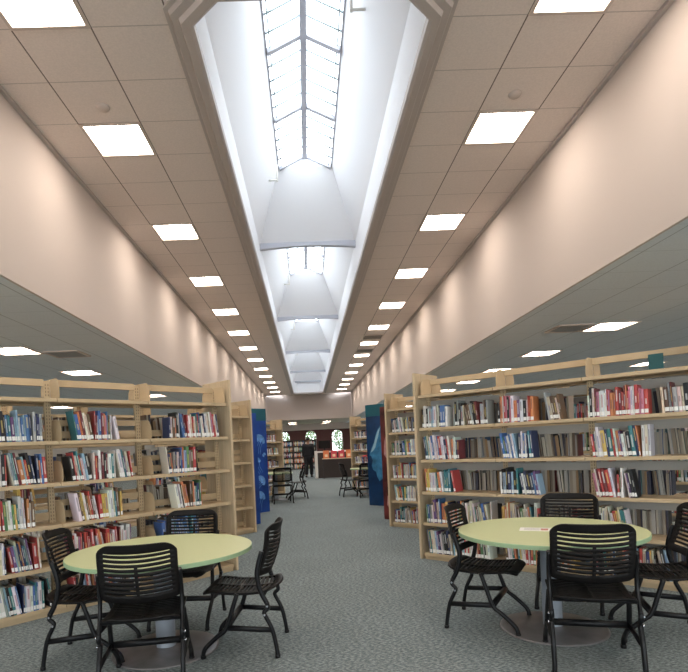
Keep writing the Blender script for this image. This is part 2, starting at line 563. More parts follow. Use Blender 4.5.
for i, (a, b) in enumerate(BAYS):
    ga, gb = a + GI, b - GI
    bm = bmesh.new()
    r_ = 0.028
    box(bm, -0.042, 0.042, ga, gb, ZR - 0.10, ZR + 0.01)
    for s in (-1, 1):
        box(bm, s * GX - 0.015, s * GX + 0.015, ga, gb, ZE - 0.02, ZE + 0.03)
    nm = 3
    for k in range(nm + 1):
        y = ga + (gb - ga) * k / nm
        for s in (-1, 1):
            M4 = Matrix.Translation((0, y, ZR)) @ Matrix.Rotation(s * math.atan2(ZR - ZE, GX), 4, 'Y')
            if s > 0: box(bm, 0, math.hypot(GX, ZR - ZE), -.036, .036, -.06, 0.0, 0, M4)
            else: box(bm, -math.hypot(GX, ZR - ZE), 0, -.036, .036, -.06, 0.0, 0, M4)
    wn = struct('window_%d' % (i + 4), bm, BAR, 'ridge skylight glazing, bay %s from the camera' % ['first', 'second', 'third', 'fourth', 'fifth'][i])
    bm = bmesh.new()
    for k in range(nm * 5):
        if k % 5 == 0: continue
        y = ga + (gb - ga) * k / (nm * 5)
        for s in (-1, 1):
            tube(bm, [(0, y, ZR - 0.012), (s * GX, y, ZE - 0.012)], 0.014, 5)
    for s in (-1, 1):
        xx = 0.43
        zz = ZR - (ZR - ZE) * xx / GX - 0.012
        tube(bm, [(s * xx, ga, zz), (s * xx, gb, zz)], 0.010, 5)
    obj('thin_glazing_bar', bm, THINBAR, wn)
    for s in (-1, 1):
        bm = bmesh.new()
        quad(bm, ((0, ga, ZR), (0, gb, ZR), (s * GX, gb, ZE), (s * GX, ga, ZE)))
        obj('pane', bm, GLASS, wn)
    # slightly arched cross beam
    if i < 5:
        bm = bmesh.new()
        N = 12
        prev = None
        y = b if i < 4 else b - 0.06
        for k in range(N + 1):
            x = -OX + 2 * OX * k / N
            zb = ZB - 0.10 + 0.045 * (1 - (x / OX) ** 2)
            cur = [bm.verts.new(p) for p in ((x, y - .05, zb), (x, y + .05, zb), (x, y + .05, ZB + .02), (x, y - .05, ZB + .02))]
            if prev:
                for q in range(4): bm.faces.new((prev[q], prev[(q + 1) % 4], cur[(q + 1) % 4], cur[q]))
            prev = cur
        struct('trim_%d' % (i + 4), bm, BAR)
    # small wall brackets with pipe
    for s, yy, in ((1, ga + 0.35 if i == 0 else ga + .8), (-1, gb - 0.35)):
        bm = bmesh.new()
        z = 6.15
        xw = OX - (OX - GX) * (z - ZB) / (ZE - ZB)
        tube(bm, [(s * xw, yy, z), (s * (xw - 0.16), yy, z)], 0.016, 6)
        tube(bm, [(s * (xw - 0.15), yy, z - 0.02), (s * (xw - 0.15), yy + 0.02, z + 0.28)], 0.02, 6)
        tag(obj('skylight_bracket', bm, PAPER), 'small white pipe bracket on the %s slope of the %s skylight bay' % ('right' if s > 0 else 'left', ['nearest', 'second', 'third', 'fourth', 'farthest'][i]), 'bracket', 'brackets in the skylight well')

# ------------------------------------------------------------------ ceiling fixtures
def fixture_meshes():
    h = STEP / 2
    bm = bmesh.new()
    fw = 0.03
    for s in (-1, 1):
        box(bm, -h, h, s * h - (fw if s > 0 else 0), s * h + (0 if s > 0 else fw), -0.012, 0.01)
        box(bm, s * h - (fw if s > 0 else 0), s * h + (0 if s > 0 else fw), -h, h, -0.012, 0.01)
    for s in (-1, 1):
        quad(bm, ((s * h, -h, 0), (s * h, h, 0), (s * h, h, .09), (s * h, -h, .09)))
        quad(bm, ((-h, s * h, 0), (h, s * h, 0), (h, s * h, .09), (-h, s * h, .09)))
    quad(bm, ((-h, -h, .09), (h, -h, .09), (h, h, .09), (-h, h, .09)))
    fr = mesh('frame', bm, FRAME)
    g = h - fw
    bm = bmesh.new()
    # two curved reflector wings
    for s in (-1, 1):
        pts = [(s * g, .005), (s * g * .75, .035), (s * g * .45, .045), (s * .07, .03)]
        for a, b in zip(pts, pts[1:]):
            quad(bm, ((a[0], -g, a[1]), (a[0], g, a[1]), (b[0], g, b[1]), (b[0], -g, b[1])))
    rf = mesh('reflector', bm, LAMPD)
    bm = bmesh.new()
    for s in (-1, 1):
        quad(bm, ((s * .07, -g, .03), (s * .07, g, .03), (0, g, -.005), (0, -g, -.005)))
    bm2 = mesh('diffuser', bm, LAMPM)
    return fr, rf, bm2
FM = fixture_meshes()
ordn = ['first', 'second', 'third', 'fourth', 'fifth', 'sixth', 'seventh', 'eighth', 'ninth', 'tenth', 'eleventh', 'twelfth', 'thirteenth', 'fourteenth', 'fifteenth', 'sixteenth', 'seventeenth', 'eighteenth', 'nineteenth', 'twentieth']
def fixture(x, y, z, label, group):
    t = thing('ceiling_light', label, 'ceiling light', (x, y, z), 0, group)
    link('frame', FM[0], t); link('reflector', FM[1], t); link('diffuser', FM[2], t)
for s, nm in ((-1, 'left'), (1, 'right')):
    n = 0
    for k in FIX_K:
        y = TY0 + (k + .5) * STEP
        if k < 0:
            lb = 'square recessed light, %s high-ceiling row, behind the camera, %s back' % (nm, ordn[-k // 4 - 1])
        else:
            lb = 'square recessed ceiling light, %s from the camera in the row %s of the skylight' % (ordn[n], nm); n += 1
        fixture(s * 2.005, y, ZC, lb, 'recessed lights in the high ceiling')
    for xx, rw in ((4.505, 'inner'), (8.205, 'added outer')):  # outer row is out of view, added to brighten the wings
        n = 0
        for k in range(-5, 62, 4):
            if k % 4 != 3: continue
            y = TY0 + (k + .5) * STEP
            if y > YB - .5: continue
            fixture(s * xx, y, ZL, 'square recessed light in the low %s wing ceiling, %s of the %s row' % (nm, ordn[n], rw), 'recessed lights in the low wing ceilings')
            n += 1
        # vents beside the inner row
# ceiling speakers / detectors and air vents
for s, nm in ((-1, 'left'), (1, 'right')):
    bm = bmesh.new()
    lathe(bm, [(0, -.03), (.045, -.028), (.06, -.01), (.062, 0)], 20)
    tag(obj('smoke_detector', bm, FRAME, loc=(s * 1.97, 5.16, ZC)), 'small round detector on the ceiling tile before the second light, %s side' % nm, 'smoke detector', 'smoke detectors')
VENTD = mat('vent_dark', (0.05, 0.05, 0.055), 0.6)
def vent(x, y, z, label, w=.6, l=.6):
    t = thing('ceiling_vent', label, 'air vent', (x, y, z), 0, 'ceiling air vents')
    bm = bmesh.new()
    for s in (-1, 1):
        box(bm, -w / 2, w / 2, s * l / 2 - .02, s * l / 2 + .02, -.02, -.001); box(bm, s * w / 2 - .02, s * w / 2 + .02, -l / 2, l / 2, -.02, -.001)
    obj('frame', bm, FRAME, t)
    bm = bmesh.new(); box(bm, -w / 2 + .02, w / 2 - .02, -l / 2 + .02, l / 2 - .02, -.006, -.001)
    obj('backing', bm, VENTD, t)
    bm = bmesh.new()
    for k in range(6):
        yy = -l / 2 + l * (k + .5) / 6
        box(bm, -w / 2 + .02, w / 2 - .02, yy - .012, yy + .012, -.018, -.008)
    obj('slat', bm, GREYPAN, t)
vent(-3.88, 8.55, ZL, 'square dark-slatted air vent beside a light in the low left ceiling', .5, .5)
vent(3.88, 8.15, ZL, 'square dark-slatted air vent beside a light in the low right ceiling', .5, .5)
vent(2.0, TY0 + 21.5 * STEP + .15, ZC, 'air vent just before a light in the right high-ceiling row')
vent(2.0, TY0 + 25.5 * STEP + .15, ZC, 'air vent farther along the right high-ceiling row')

for i, (x, y) in enumerate(((-1.2, 37.2), (1.2, 37.2), (-1.2, 39.8), (1.2, 39.8))):
    fixture(x, y, ZL + .06 - .0905, 'square light on the ceiling beyond the header wall, %s' % ['front left', 'front right', 'rear left', 'rear right'][i], 'lights beyond the header wall')
for o in list(C.objects):
    if o.parent is None and o.type not in ('CAMERA', 'LIGHT'): o.location.x += HX

# ------------------------------------------------------------------ bookcases
LEV = [0.08, 0.45, 0.83, 1.22, 1.61, 2.01]
DEP = 0.245; BAY = 0.93
SHELF_ME = {}
def shelf_mesh(L, mt):
    key = (round(L, 3), mt.name)
    if key not in SHELF_ME:
        bm = bmesh.new()
        box(bm, 0.004, L - 0.004, 0.02, 0.02 + DEP, -0.016, 0.0)
        box(bm, 0.004, L - 0.004, 0.02 + DEP - .012, 0.022 + DEP, -0.034, -0.0165)
        SHELF_ME[key] = mesh('shelf', bm, mt)
    return SHELF_ME[key]
def bracket_mesh():
    bm = bmesh.new()
    pts = [(0.012, -.015), (.22, -.015), (.24, .02), (.235, .12), (.20, .185), (.17, .20), (.012, .205)]
    a = [bm.verts.new((-.0015, p[0], p[1])) for p in pts]; b = [bm.verts.new((.0015, p[0], p[1])) for p in pts]
    bm.faces.new(a); bm.faces.new(list(reversed(b)))
    for i in range(len(pts)):
        j = (i + 1) % len(pts); bm.faces.new((a[i], a[j], b[j], b[i]))
    return mesh('bracket', bm, ALMOND)
BRK = bracket_mesh()
def panel_mesh():
    bm = bmesh.new(); box(bm, -.03, 0, -.275, .275, 0, 2.29)
    return mesh('end_panel', bm, BIRCH, bevel=.004)
PANEL = panel_mesh()
def upright_mesh():
    bm = bmesh.new()
    box(bm, -.028, .028, -.018, .018, 0, 2.20)
    for k in range(62):
        z = .12 + k * .0333
        for xx in (-.012, .012):
            for s in (-1, 1):
                box(bm, xx - .003, xx + .003, s * .0185 - .001, s * .0185 + .001, z, z + .018, 1)
    return mesh('upright', bm, [ALMOND, SLOT])
UPR = upright_mesh()

CASES = []
def bookcase(name, label, org, ang, bays, fs, brackets='full', panel=True, back=True, shelfm=None, group='double-sided library bookcases'):
    """org: centre of the aisle end; ang: direction of local +x; fs: local y sign of the face seen"""
    sm_ = shelfm or ALMOND
    t = thing(name, label, 'bookcase', (org[0], org[1], 0), ang, group)
    if panel:
        link('end_panel', PANEL, t)
    u = [0.03]
    for b in bays: u.append(u[-1] + b)
    for x in u: link('upright', UPR, t, (x, 0, 0))
    for i, b in enumerate(bays):
        x = u[i]
        bm = bmesh.new(); box(bm, x + .028, x + b - .028, -.02, .02, 2.15, 2.215)
        obj('top_rail', bm, ALMOND, t)
        bm = bmesh.new(); box(bm, x, x + b, -.245, .245, 0.0, .06)
        obj('base', bm, ALMOND, t)
        for li, z in enumerate(LEV):
            for s in ((fs, -fs) if back else (fs,)):
                o = link('shelf', shelf_mesh(b, sm_), t, (x if s > 0 else x + b, 0, z), 0 if s > 0 else PI)
                if brackets == 'full' or (brackets == 'top' and li == 5):
                    if s == fs or li == 5:
                        far = x + b - .034 if fs > 0 else x + .034
                        for xx in ((far, .034) if (i == 0 and fs > 0 and li == 5) else (far,)):
                            link('bracket', BRK, t, (xx, 0, z), 0 if s > 0 else PI)
            if li < 5:
                bm = bmesh.new()
                if brackets == 'full':
                    box(bm, x + .03, x + b - .03, -.012, .012, z + .03, z + .10)
                    if (i + li) % 2: box(bm, x + .03, x + b - .03, -.012, .012, z + .15, z + .21)
                    obj('back_stop', bm, ALMOND, t)
                else:
                    box(bm, x + .03, x + b - .03, -.012, .012, z + .245, z + .335)
                    obj('back_stop', bm, GREYPAN, t)
    CASES.append((org, ang, u, bays, fs))
    return t

A45L = math.atan2(-.707, -.707)
AR = math.atan2(-.70, .715)
def org_from_face(face, ang, fs, half=.275):
    n = Vector((-math.sin(ang), math.cos(ang))) * fs
    return (face[0] - n.x * half, face[1] - n.y * half)
oL1 = org_from_face((-.92, 6.5), A45L, 1)
oR1 = org_from_face((1.34, 6.62), AR, -1)
bookcase('bookcase', 'near left double-sided beige bookcase behind the left green table', oL1, A45L, [1.02, BAY, BAY, BAY], 1)
bookcase('bookcase', 'near right double-sided beige bookcase behind the right green table', oR1, AR, [BAY + .04, BAY, BAY, BAY], -1, 'top')
oL2 = org_from_face((-.97, 9.35), A45L, 1)
oR2 = org_from_face((1.36, 9.25), AR, -1)
bookcase('bookcase', 'second beige bookcase on the left, with sparse shelves, just beyond the near one', oL2, A45L, [BAY] * 5, 1)
bookcase('bookcase', 'second beige bookcase on the right, its end just past the near one', oR2, AR, [BAY] * 5, -1, 'top')
# ranges slanting the other way, with printed end panels
AL3 = R(135); AR3 = R(45)
def cxy(px, d): return ((px - 306) / F * d, d)
oL3a = (-1.20, 10.2); oL3b = (-1.16, 12.1); oR3a = (1.61, 10.0); oR3b = (1.60, 12.4)
cL3a = bookcase('bookcase', 'left bookcase ending in a dark blue printed panel beside the jellyfish one', oL3a, AL3, [BAY] * 3, 1, 'none', False)
cL3b = bookcase('bookcase', 'left bookcase whose end panel carries blue jellyfish', oL3b, AL3, [BAY] * 3, 1, 'none', False)
cR3a = bookcase('bookcase', 'right bookcase ending in a rust-red printed panel', oR3a, AR3, [BAY] * 3, 1, 'none', False)
cR3b = bookcase('bookcase', 'right bookcase whose end panel shows a white whale in blue water', oR3b, AR3, [BAY] * 3, 1, 'none', False)
oL4 = org_from_face((-.78, 16.6), A45L, 1)
oR4 = org_from_face((1.34, 16.8), AR, -1)
bookcase('bookcase', 'far left beige bookcase behind the small far left table', oL4, A45L, [BAY] * 3, 1, 'none')
bookcase('bookcase', 'far right beige bookcase behind the small far right table', oR4, AR, [BAY] * 3, -1, 'none')

def printed_panel(case, m, top=True):
    bm = bmesh.new(); box(bm, -.035, 0, -.29, .29, 0, 2.33 if top else 2.12)
    p = obj('end_panel', bm, m, case, bevel=.003)
    if top:
        bm = bmesh.new(); box(bm, -.038, -.0355, -.288, .288, 2.06, 2.328)
        obj('header_band', bm, TEAL, p)
    return p
pj = printed_panel(cL3b, BLUE); pd = printed_panel(cL3a, BLUE, False); pr = printed_panel(cR3a, RUST, False); pw = printed_panel(cR3b, BLUE2)
pd['label'] = 'deep blue printed end panel'; pr['label'] = 'rust-red printed end panel'
pj['label'] = 'blue end panel printed with jellyfish'; pw['label'] = 'dark blue end panel printed with a whale'
def flat(bm, pts, x=-.0365, mi=0):
    f = bm.faces.new([bm.verts.new((x, p[0], p[1])) for p in pts]); f.material_index = mi
    r_ = bmesh.ops.extrude_face_region(bm, geom=[f])
    bmesh.ops.translate(bm, vec=(-.0008, 0, 0), verts=[v for v in r_['geom'] if isinstance(v, bmesh.types.BMVert)])
for jy, jz, js, ja in ((-.06, 1.60, .21, .3), (.06, 1.10, .20, -.4), (-.06, .70, .17, .8), (.0, .33, .21, .2), (.16, 1.9, .06, 0), (-.2, 1.3, .05, .5)):
    bm = bmesh.new()
    pts = []
    for k in range(13):
        a = PI * k / 12
        pts.append((math.cos(a) * js * .8, math.sin(a) * js * .75))
    for k in range(1, 8):
        pts.append((-js * .8 + js * 1.6 * k / 8, -js * (.12 if k % 2 else -.02)))
    ca, sa = math.cos(ja), math.sin(ja)
    cl = lambda v: max(-.28, min(.28, v))
    flat(bm, [(cl(jy + x * ca - y * sa), jz + x * sa + y * ca) for x, y in pts])
    for k in range(5):
        x0 = -js * .5 + k * js * .25
        q = [(x0 - .005, 0), (x0 + .005, 0), (x0 + .03, -js * .6), (x0 + .005, -js * 1.3), (x0 - .003, -js * 1.3), (x0 + .02, -js * .6)]
        flat(bm, [(cl(jy + x * ca - y * sa), jz + x * sa + y * ca) for x, y in q], -.0374)
    obj('jellyfish_print', bm, JELLY, pj)
bm = bmesh.new()    # whale rising on the right-hand side of the panel; local y grows away from the camera side
W = [(-.285, 1.90), (-.15, 1.86), (-.05, 1.76), (.02, 1.62), (.08, 1.46), (.15, 1.34), (.20, 1.24), (.22, 1.16), (.17, 1.14), (.13, 1.04), (.17, .92), (.13, .82), (.05, .78), (.02, .66), (-.04, .56), (-.12, .62), (-.2, .5), (-.285, .46)]
flat(bm, W)
obj('whale_print', bm, WHALE, pw)
bm = bmesh.new()
flat(bm, [(-.12, 1.80), (-.05, 1.72), (.01, 1.60), (.07, 1.44), (.14, 1.31), (.18, 1.22), (.10, 1.27), (.04, 1.34), (.0, 1.46), (-.05, 1.58)], -.0376)
obj('whale_print', bm, WHALEB, pw)
bm = bmesh.new()
for (cy, cz, a, b) in ((-.05, 1.95, .16, .22), (.08, 1.35, .14, .3), (-.08, .75, .13, .22), (.1, .35, .1, .18)):
    flat(bm, [(cy + a * math.cos(2 * PI * k / 14) * (1 + .2 * math.sin(3 * k)), cz + b * math.sin(2 * PI * k / 14)) for k in range(14)])
obj('coral_print', bm, PINK, pr)

# ------------------------------------------------------------------ books
PAL = [('white', (.74, .72, .69), 20), ('cream', (.62, .54, .41), 12), ('grey', (.33, .33, .34), 7), ('navy', (.025, .04, .12), 10),
       ('blue', (.04, .15, .42), 10), ('azure', (.27, .45, .60), 7), ('red', (.52, .035, .03), 10), ('maroon', (.20, .025, .035), 5),
       ('orange', (.70, .22, .05), 7), ('yellow', (.75, .50, .06), 4), ('green', (.09, .25, .09), 4), ('teal', (.03, .22, .25), 6),
       ('black', (.02, .02, .022), 12), ('brown', (.16, .085, .045), 6), ('purple', (.15, .06, .20), 4), ('pink', (.62, .16, .24), 3)]
PN = [p[0] for p in PAL]; PW = [p[2] for p in PAL]; PC = {p[0]: p[1] for p in PAL}
def pick(tone=None):
    if tone == 'old': return rnd.choices(['brown', 'black', 'cream', 'grey', 'maroon'], [6, 4, 3, 4, 2])[0]
    if tone == 'redpink': return rnd.choices(['red', 'pink', 'white', 'purple', 'orange', 'maroon', 'black'], [5, 3, 7, 2, 3, 2, 2])[0]
    if tone == 'cool': return rnd.choices(['blue', 'navy', 'azure', 'teal', 'white', 'black', 'purple', 'grey'], [5, 4, 4, 3, 4, 3, 1, 2])[0]
    if tone == 'warm': return rnd.choices(['orange', 'yellow', 'white', 'cream', 'red', 'brown', 'green', 'teal'], [5, 3, 5, 4, 3, 3, 2, 2])[0]
    return rnd.choices(PN, PW)[0]
def setcol(bm, faces, col):
    lay = bm.loops.layers.color.get('Col') or bm.loops.layers.color.new('Col')
    for f in faces:
        for l in f.loops: l[lay] = (*col, 1)
def lin(c):
    # vertex colour layer stored as bytes in sRGB
    return tuple(12.92 * v if v <= .0031308 else 1.055 * v ** (1 / 2.4) - .055 for v in c)
def book_geo(bm, b, M, detail):
    """local: x across spine, y=0 spine front plane, -y to fore-edge, z up; origin bottom centre"""
    t, h, d = b['t'], b['h'], b['d']
    col = lin(b['rgb']); tc = lin(b['title'])
    if detail:
        c = .0022
        prof = [(-t / 2, -.006), (-t * .36, -.001), (-t * .15, .001), (t * .15, .001), (t * .36, -.001), (t / 2, -.006)]
        outer = prof + [(t / 2, -d), (t / 2 - c, -d), (t / 2 - c, -.010), (-t / 2 + c, -.010), (-t / 2 + c, -d), (-t / 2, -d)]
        lo = [bm.verts.new(M @ Vector((x, y, 0))) for x, y in outer]; hi = [bm.verts.new(M @ Vector((x, y, h))) for x, y in outer]
        fs = [bm.faces.new(list(reversed(lo))), bm.faces.new(hi)]
        for i in range(len(outer)):
            j = (i + 1) % len(outer); fs.append(bm.faces.new((lo[i], lo[j], hi[j], hi[i])))
        setcol(bm, fs, col)
        f2 = box(bm, -t / 2 + c + .0002, t / 2 - c - .0002, -d + .004, -.0102, .003, h - .003, 1, M)
        setcol(bm, f2, lin((.50, .45, .37)))
    else:
        fs = box(bm, -t / 2, t / 2, -d, 0, 0, h, 0, M)
        setcol(bm, fs, col)
        pc = b.get('pc', (.4, .36, .3))
        for q_ in (1, 2): fs[q_].material_index = 1; setcol(bm, [fs[q_]], lin(pc))     # top and fore-edge show pages
    # title block
    y = .0016 if detail else .0006
    z0, z1 = h * b['tz'][0], h * b['tz'][1]
    q = quad(bm, [M @ Vector(p) for p in ((t * .2, y, z0), (-t * .2, y, z0), (-t * .2, y, z1), (t * .2, y, z1))], 0)
    setcol(bm, [q], tc)
    if not detail and b['lab']:
        q = quad(bm, [M @ Vector(p) for p in ((t * .46, y, .012), (-t * .46, y, .012), (-t * .46, y, .05), (t * .46, y, .05))], 2)
        setcol(bm, [q], (.9, .9, .9))

SPECS = []
def fill(case, bay, lev, f0, f1, tone=None, back=False, hmin=.20, hmax=.27, setback=.0, seen=True, where=None):
    """f0..f1 fraction of the bay from camera-left"""
    org, ang, u, bays, fs = CASES[case]
    side = -fs if back else fs
    L = bays[bay]
    # camera-left is larger u when fs > 0 (left-hand ranges), smaller u otherwise
    sgn = -1 if fs > 0 else 1
    start = (u[bay] + L if fs > 0 else u[bay])
    s = f0 * L + .038; s1 = f1 * L - .035
    lean = 0.0; run = 0; row = []
    base_t = tone
    while True:
        if run <= 0:
            run = rnd.randint(3, 9)
            nl = R(rnd.choice([0, 0, 0, 3, 6, 9])) if not back else R(rnd.choice([0, 0, 5]))
            if nl > lean: s += .30 * math.tan(nl - lean)
            if nl < lean: s += .01
            lean = nl
        run -= 1
        t = rnd.choice([.009, .012, .015, .018, .021, .024, .028, .034])
        h = rnd.uniform(hmin, hmax)
        if row and rnd.random() < .3: h = min(hmax, max(hmin, row[-1]['h'] + rnd.uniform(-.005, .005)))
        w_ = t / math.cos(lean) + .001
        if s + w_ > s1: break
        cn = pick(tone)
        g_ = sum(PC[cn]) / 3
        k_ = rnd.uniform(.72, 1.08)
        rgb = tuple(max(.008, min(.78, (c * .80 + g_ * .20) * k_ * rnd.uniform(.9, 1.1))) for c in PC[cn])
        dark = sum(rgb) < .7
        title = rnd.choice([(.8, .78, .7), (.7, .55, .2), (.8, .8, .8)]) if dark else rnd.choice([(.05, .05, .06), (.35, .05, .05), (.05, .1, .3)])
        title = tuple(a_ * .5 + b_ * .5 for a_, b_ in zip(title, rgb))
        tz = rnd.choice([(.35, .85), (.5, .9), (.3, .7), (.4, .62)])
        x = start + sgn * (s + w_ / 2)
        b = dict(t=t, h=h, d=rnd.uniform(.14, .19), rgb=rgb, cn=cn, title=title, tz=tz, pc=rnd.choice([(.50, .46, .38), (.42, .37, .30), (.30, .26, .21), (.36, .35, .33), (.18, .14, .11), (.08, .08, .10), (.30, .20, .12), (.45, .42, .38)]), lab=rnd.random() < .85,
                 case=case, bay=bay, lev=lev, back=back, lean=lean, seen=seen, idx=len(row))
        yf = side * (.02 + DEP - .012 - setback - rnd.uniform(0, .012))
        # local book frame -> case frame -> world
        Mb = Matrix.Translation((x, yf, LEV[lev] + .0005))
        if side < 0: Mb = Mb @ Matrix.Rotation(PI, 4, 'Z')
        # lean about the bottom, toward the start (camera-left)
        lx = (1 if side > 0 else -1) * sgn
        if lean:
            Mb = Mb @ Matrix.Translation((-lx * t / 2, 0, 0)) @ Matrix.Rotation(-lx * lean, 4, 'Y') @ Matrix.Translation((lx * t / 2, 0, 0))
        Mw = Matrix.Translation((org[0], org[1], 0)) @ Matrix.Rotation(ang, 4, 'Z') @ Mb
        b['M'] = Mw
        row.append(b)
        s += w_
    for i, b in enumerate(row):
        b['prev'] = row[i - 1]['cn'] if i else None
        b['next'] = row[i + 1]['cn'] if i + 1 < len(row) else None
        b['n'] = len(row)
    SPECS.extend(row)

# near left case: levels 4 (top) .. 0 (bottom)
T = {(0, 0, 4): [(.20, .94, None)], (0, 0, 3): [(.14, .62, None)], (0, 0, 2): [(.22, .66, None)], (0, 0, 1): [(.06, .6, 'cool')], (0, 0, 0): [(.05, .62, 'warm')],
     (0, 1, 4): [(.10, .70, None)], (0, 1, 3): [(.04, .84, None)], (0, 1, 2): [(.08, .72, 'warm')], (0, 1, 1): [(.04, .8, 'redpink')], (0, 1, 0): [(.04, .86, None)],
     (0, 2, 4): [(.0, .95, 'cool')], (0, 2, 3): [(.0, .92, None)], (0, 2, 2): [(.0, .80, 'warm')], (0, 2, 1): [(.0, .86, None)], (0, 2, 0): [(.0, .95, 'cool')],
     (0, 3, 4): [(.3, .95, None)], (0, 3, 3): [(.3, .92, None)], (0, 3, 2): [(.3, .80, 'warm')], (0, 3, 1): [(.3, .86, 'warm')], (0, 3, 0): [(.3, .95, 'cool')],
     # near right case
     (1, 0, 4): [(.0, .44, None), (.44, .98, 'old')], (1, 0, 3): [(.0, .58, None)], (1, 0, 2): [(.0, .52, 'warm')], (1, 0, 1): [(.0, .95, None)], (1, 0, 0): [(.0, .95, None)],
     (1, 1, 4): [(.0, .52, 'redpink'), (.54, .84, 'old')], (1, 1, 3): [(.0, .5, 'cool')], (1, 1, 2): [(.0, .55, 'cool')], (1, 1, 1): [(.0, .52, 'warm')], (1, 1, 0): [(.0, .9, 'warm')],
     (1, 2, 4): [(.0, .66, 'redpink'), (.66, 1.0, 'old')], (1, 2, 3): [(.0, .66, None)], (1, 2, 2): [(.0, .52, 'redpink')], (1, 2, 1): [(.05, .45, 'warm')], (1, 2, 0): [(.0, .8, None)],
     (1, 3, 4): [(.0, .6, 'old')], (1, 3, 3): [(.0, .6, 'old')], (1, 3, 2): [(.0, .6, None)]}
for (c_, b_, l_), segs in T.items():
    for a_, z_, tn in segs: fill(c_, b_, l_, a_, z_, tn, hmin=.215, hmax=.295)
for c_ in (0, 1):        # the far faces, seen through the gaps
    for b_ in range(4):
        for l_ in range(5):
            fill(c_, b_, l_, rnd.uniform(0, .1), rnd.uniform(.75, 1), 'old' if rnd.random() < .7 else 'cool', True, .20, .28, seen=False)
for b_ in range(5):
    for l_ in range(5):
        fill(2, b_, l_, .0, rnd.uniform(.3, .6), None, seen=False)
        fill(3, b_, l_, .0, rnd.uniform(.8, .97), None, seen=False)
for c_ in (4, 5, 6, 7, 8, 9):
    for b_ in range(3):
        for l_ in range(5):
            fill(c_, b_, l_, .02, rnd.uniform(.75, .97), None, seen=False, hmin=.17, hmax=.22 if c_ > 7 else .26)
            if c_ in (6, 7): fill(c_, b_, l_, .02, .9, None, True, seen=False)

Rcam = co.matrix_world.to_3x3().transposed()
def project(p):
    q = Rcam @ (Vector(p) - Vector((0, 0, CAM_H)))
    if q.z > -.1: return None
    return (344 + F * q.x / -q.z - SHX * 688, 336 - F * q.y / -q.z + SHY * 688, -q.z)
cand = []
for b in SPECS:
    if not b['seen'] or b['back']: continue
    pr_ = project(b['M'] @ Vector((0, 0, b['h'] / 2)))
    if pr_ is None or not (4 < pr_[0] < 684 and 0 < pr_[1] < 660): continue
    px, py, d = pr_
    # behind the two tables and their near chairs the books are hidden
    if b['lev'] <= 1 and (py > 520 and (95 < px < 240 or 460 < px < 640)): continue
    cand.append((-(b['h'] * b['t'] / d ** 2), b))
cand.sort(key=lambda q: q[0])
chosen = set(id(b) for _, b in cand[:300])
SHN = ['bottom', 'lower', 'middle', 'upper', 'top']
BAYN = {0: ['last section, next to the end panel,', 'second section from the end panel', 'third section from the end panel', 'fourth section from the end panel'],
        1: ['first section, next to the end panel,', 'second section from the end panel', 'third section from the end panel', 'fourth section from the end panel']}
ORD = lambda i: (ordn + ['twenty-' + q for q in ordn[:9]] + ['thirtieth'] + ['thirty-' + q for q in ordn[:9]] + ['fortieth'])[i]
used = set()
GRP = {0: 'library books on the near left bookcase', 1: 'library books on the near right bookcase'}
sb = bmesh.new()
from collections import Counter
rowc = Counter()
for b in SPECS:
    k_ = (b['case'], b['bay'], b['lev'], b['back'], b['cn'])
    b['same'] = rowc[k_]; rowc[k_] += 1
for b in SPECS:
    if id(b) in chosen:
        b['same_total'] = rowc[(b['case'], b['bay'], b['lev'], b['back'], b['cn'])]
        bm = bmesh.new()
        book_geo(bm, b, Matrix.Identity(4), True)
        o = obj('book', bm, [COVER, PAGES, LABELM])
        o.matrix_world = b['M']
        sz = 'thick ' if b['t'] > .027 else 'tall ' if b['h'] > .28 else 'thin ' if b['t'] < .011 else 'short ' if b['h'] < .23 else ''
        side = 'left' if b['case'] == 0 else 'right'
        sec = ['section nearest aisle', 'second section from aisle', 'third section from aisle', 'fourth section from aisle'][b['bay']]
        which = 'only %s one there' % b['cn'] if b['same_total'] == 1 else '%s %s from left' % (ORD(b['same']), b['cn'])
        lb = '%s%s book, %s, %s shelf, %s, near %s bookcase' % (sz, b['cn'], which, SHN[b['lev']], sec, side)
        tag(o, lb, 'book', GRP[b['case']])
        if b['lab']:
            bm = bmesh.new()
            t = b['t']
            zz = [.012, .048]
            xs_ = [-t * .47, -t * .2, t * .2, t * .47]; ys_ = [-.0038, .0012, .0012, -.0038]
            va = [bm.verts.new((x, y + .0008, zz[0])) for x, y in zip(xs_, ys_)]; vb = [bm.verts.new((x, y + .0008, zz[1])) for x, y in zip(xs_, ys_)]
            for i in range(3): bm.faces.new((va[i], va[i + 1], vb[i + 1], vb[i]))
            obj('call_number_label', bm, LABELM, o)
    else:
        book_geo(sb, b, b['M'], False)
o = obj('shelved_books', sb, [COVER, PAGES, LABELM])
tag(o, 'remaining library books filling the farther shelves and the far faces of the bookcases', 'books', kind='stuff')

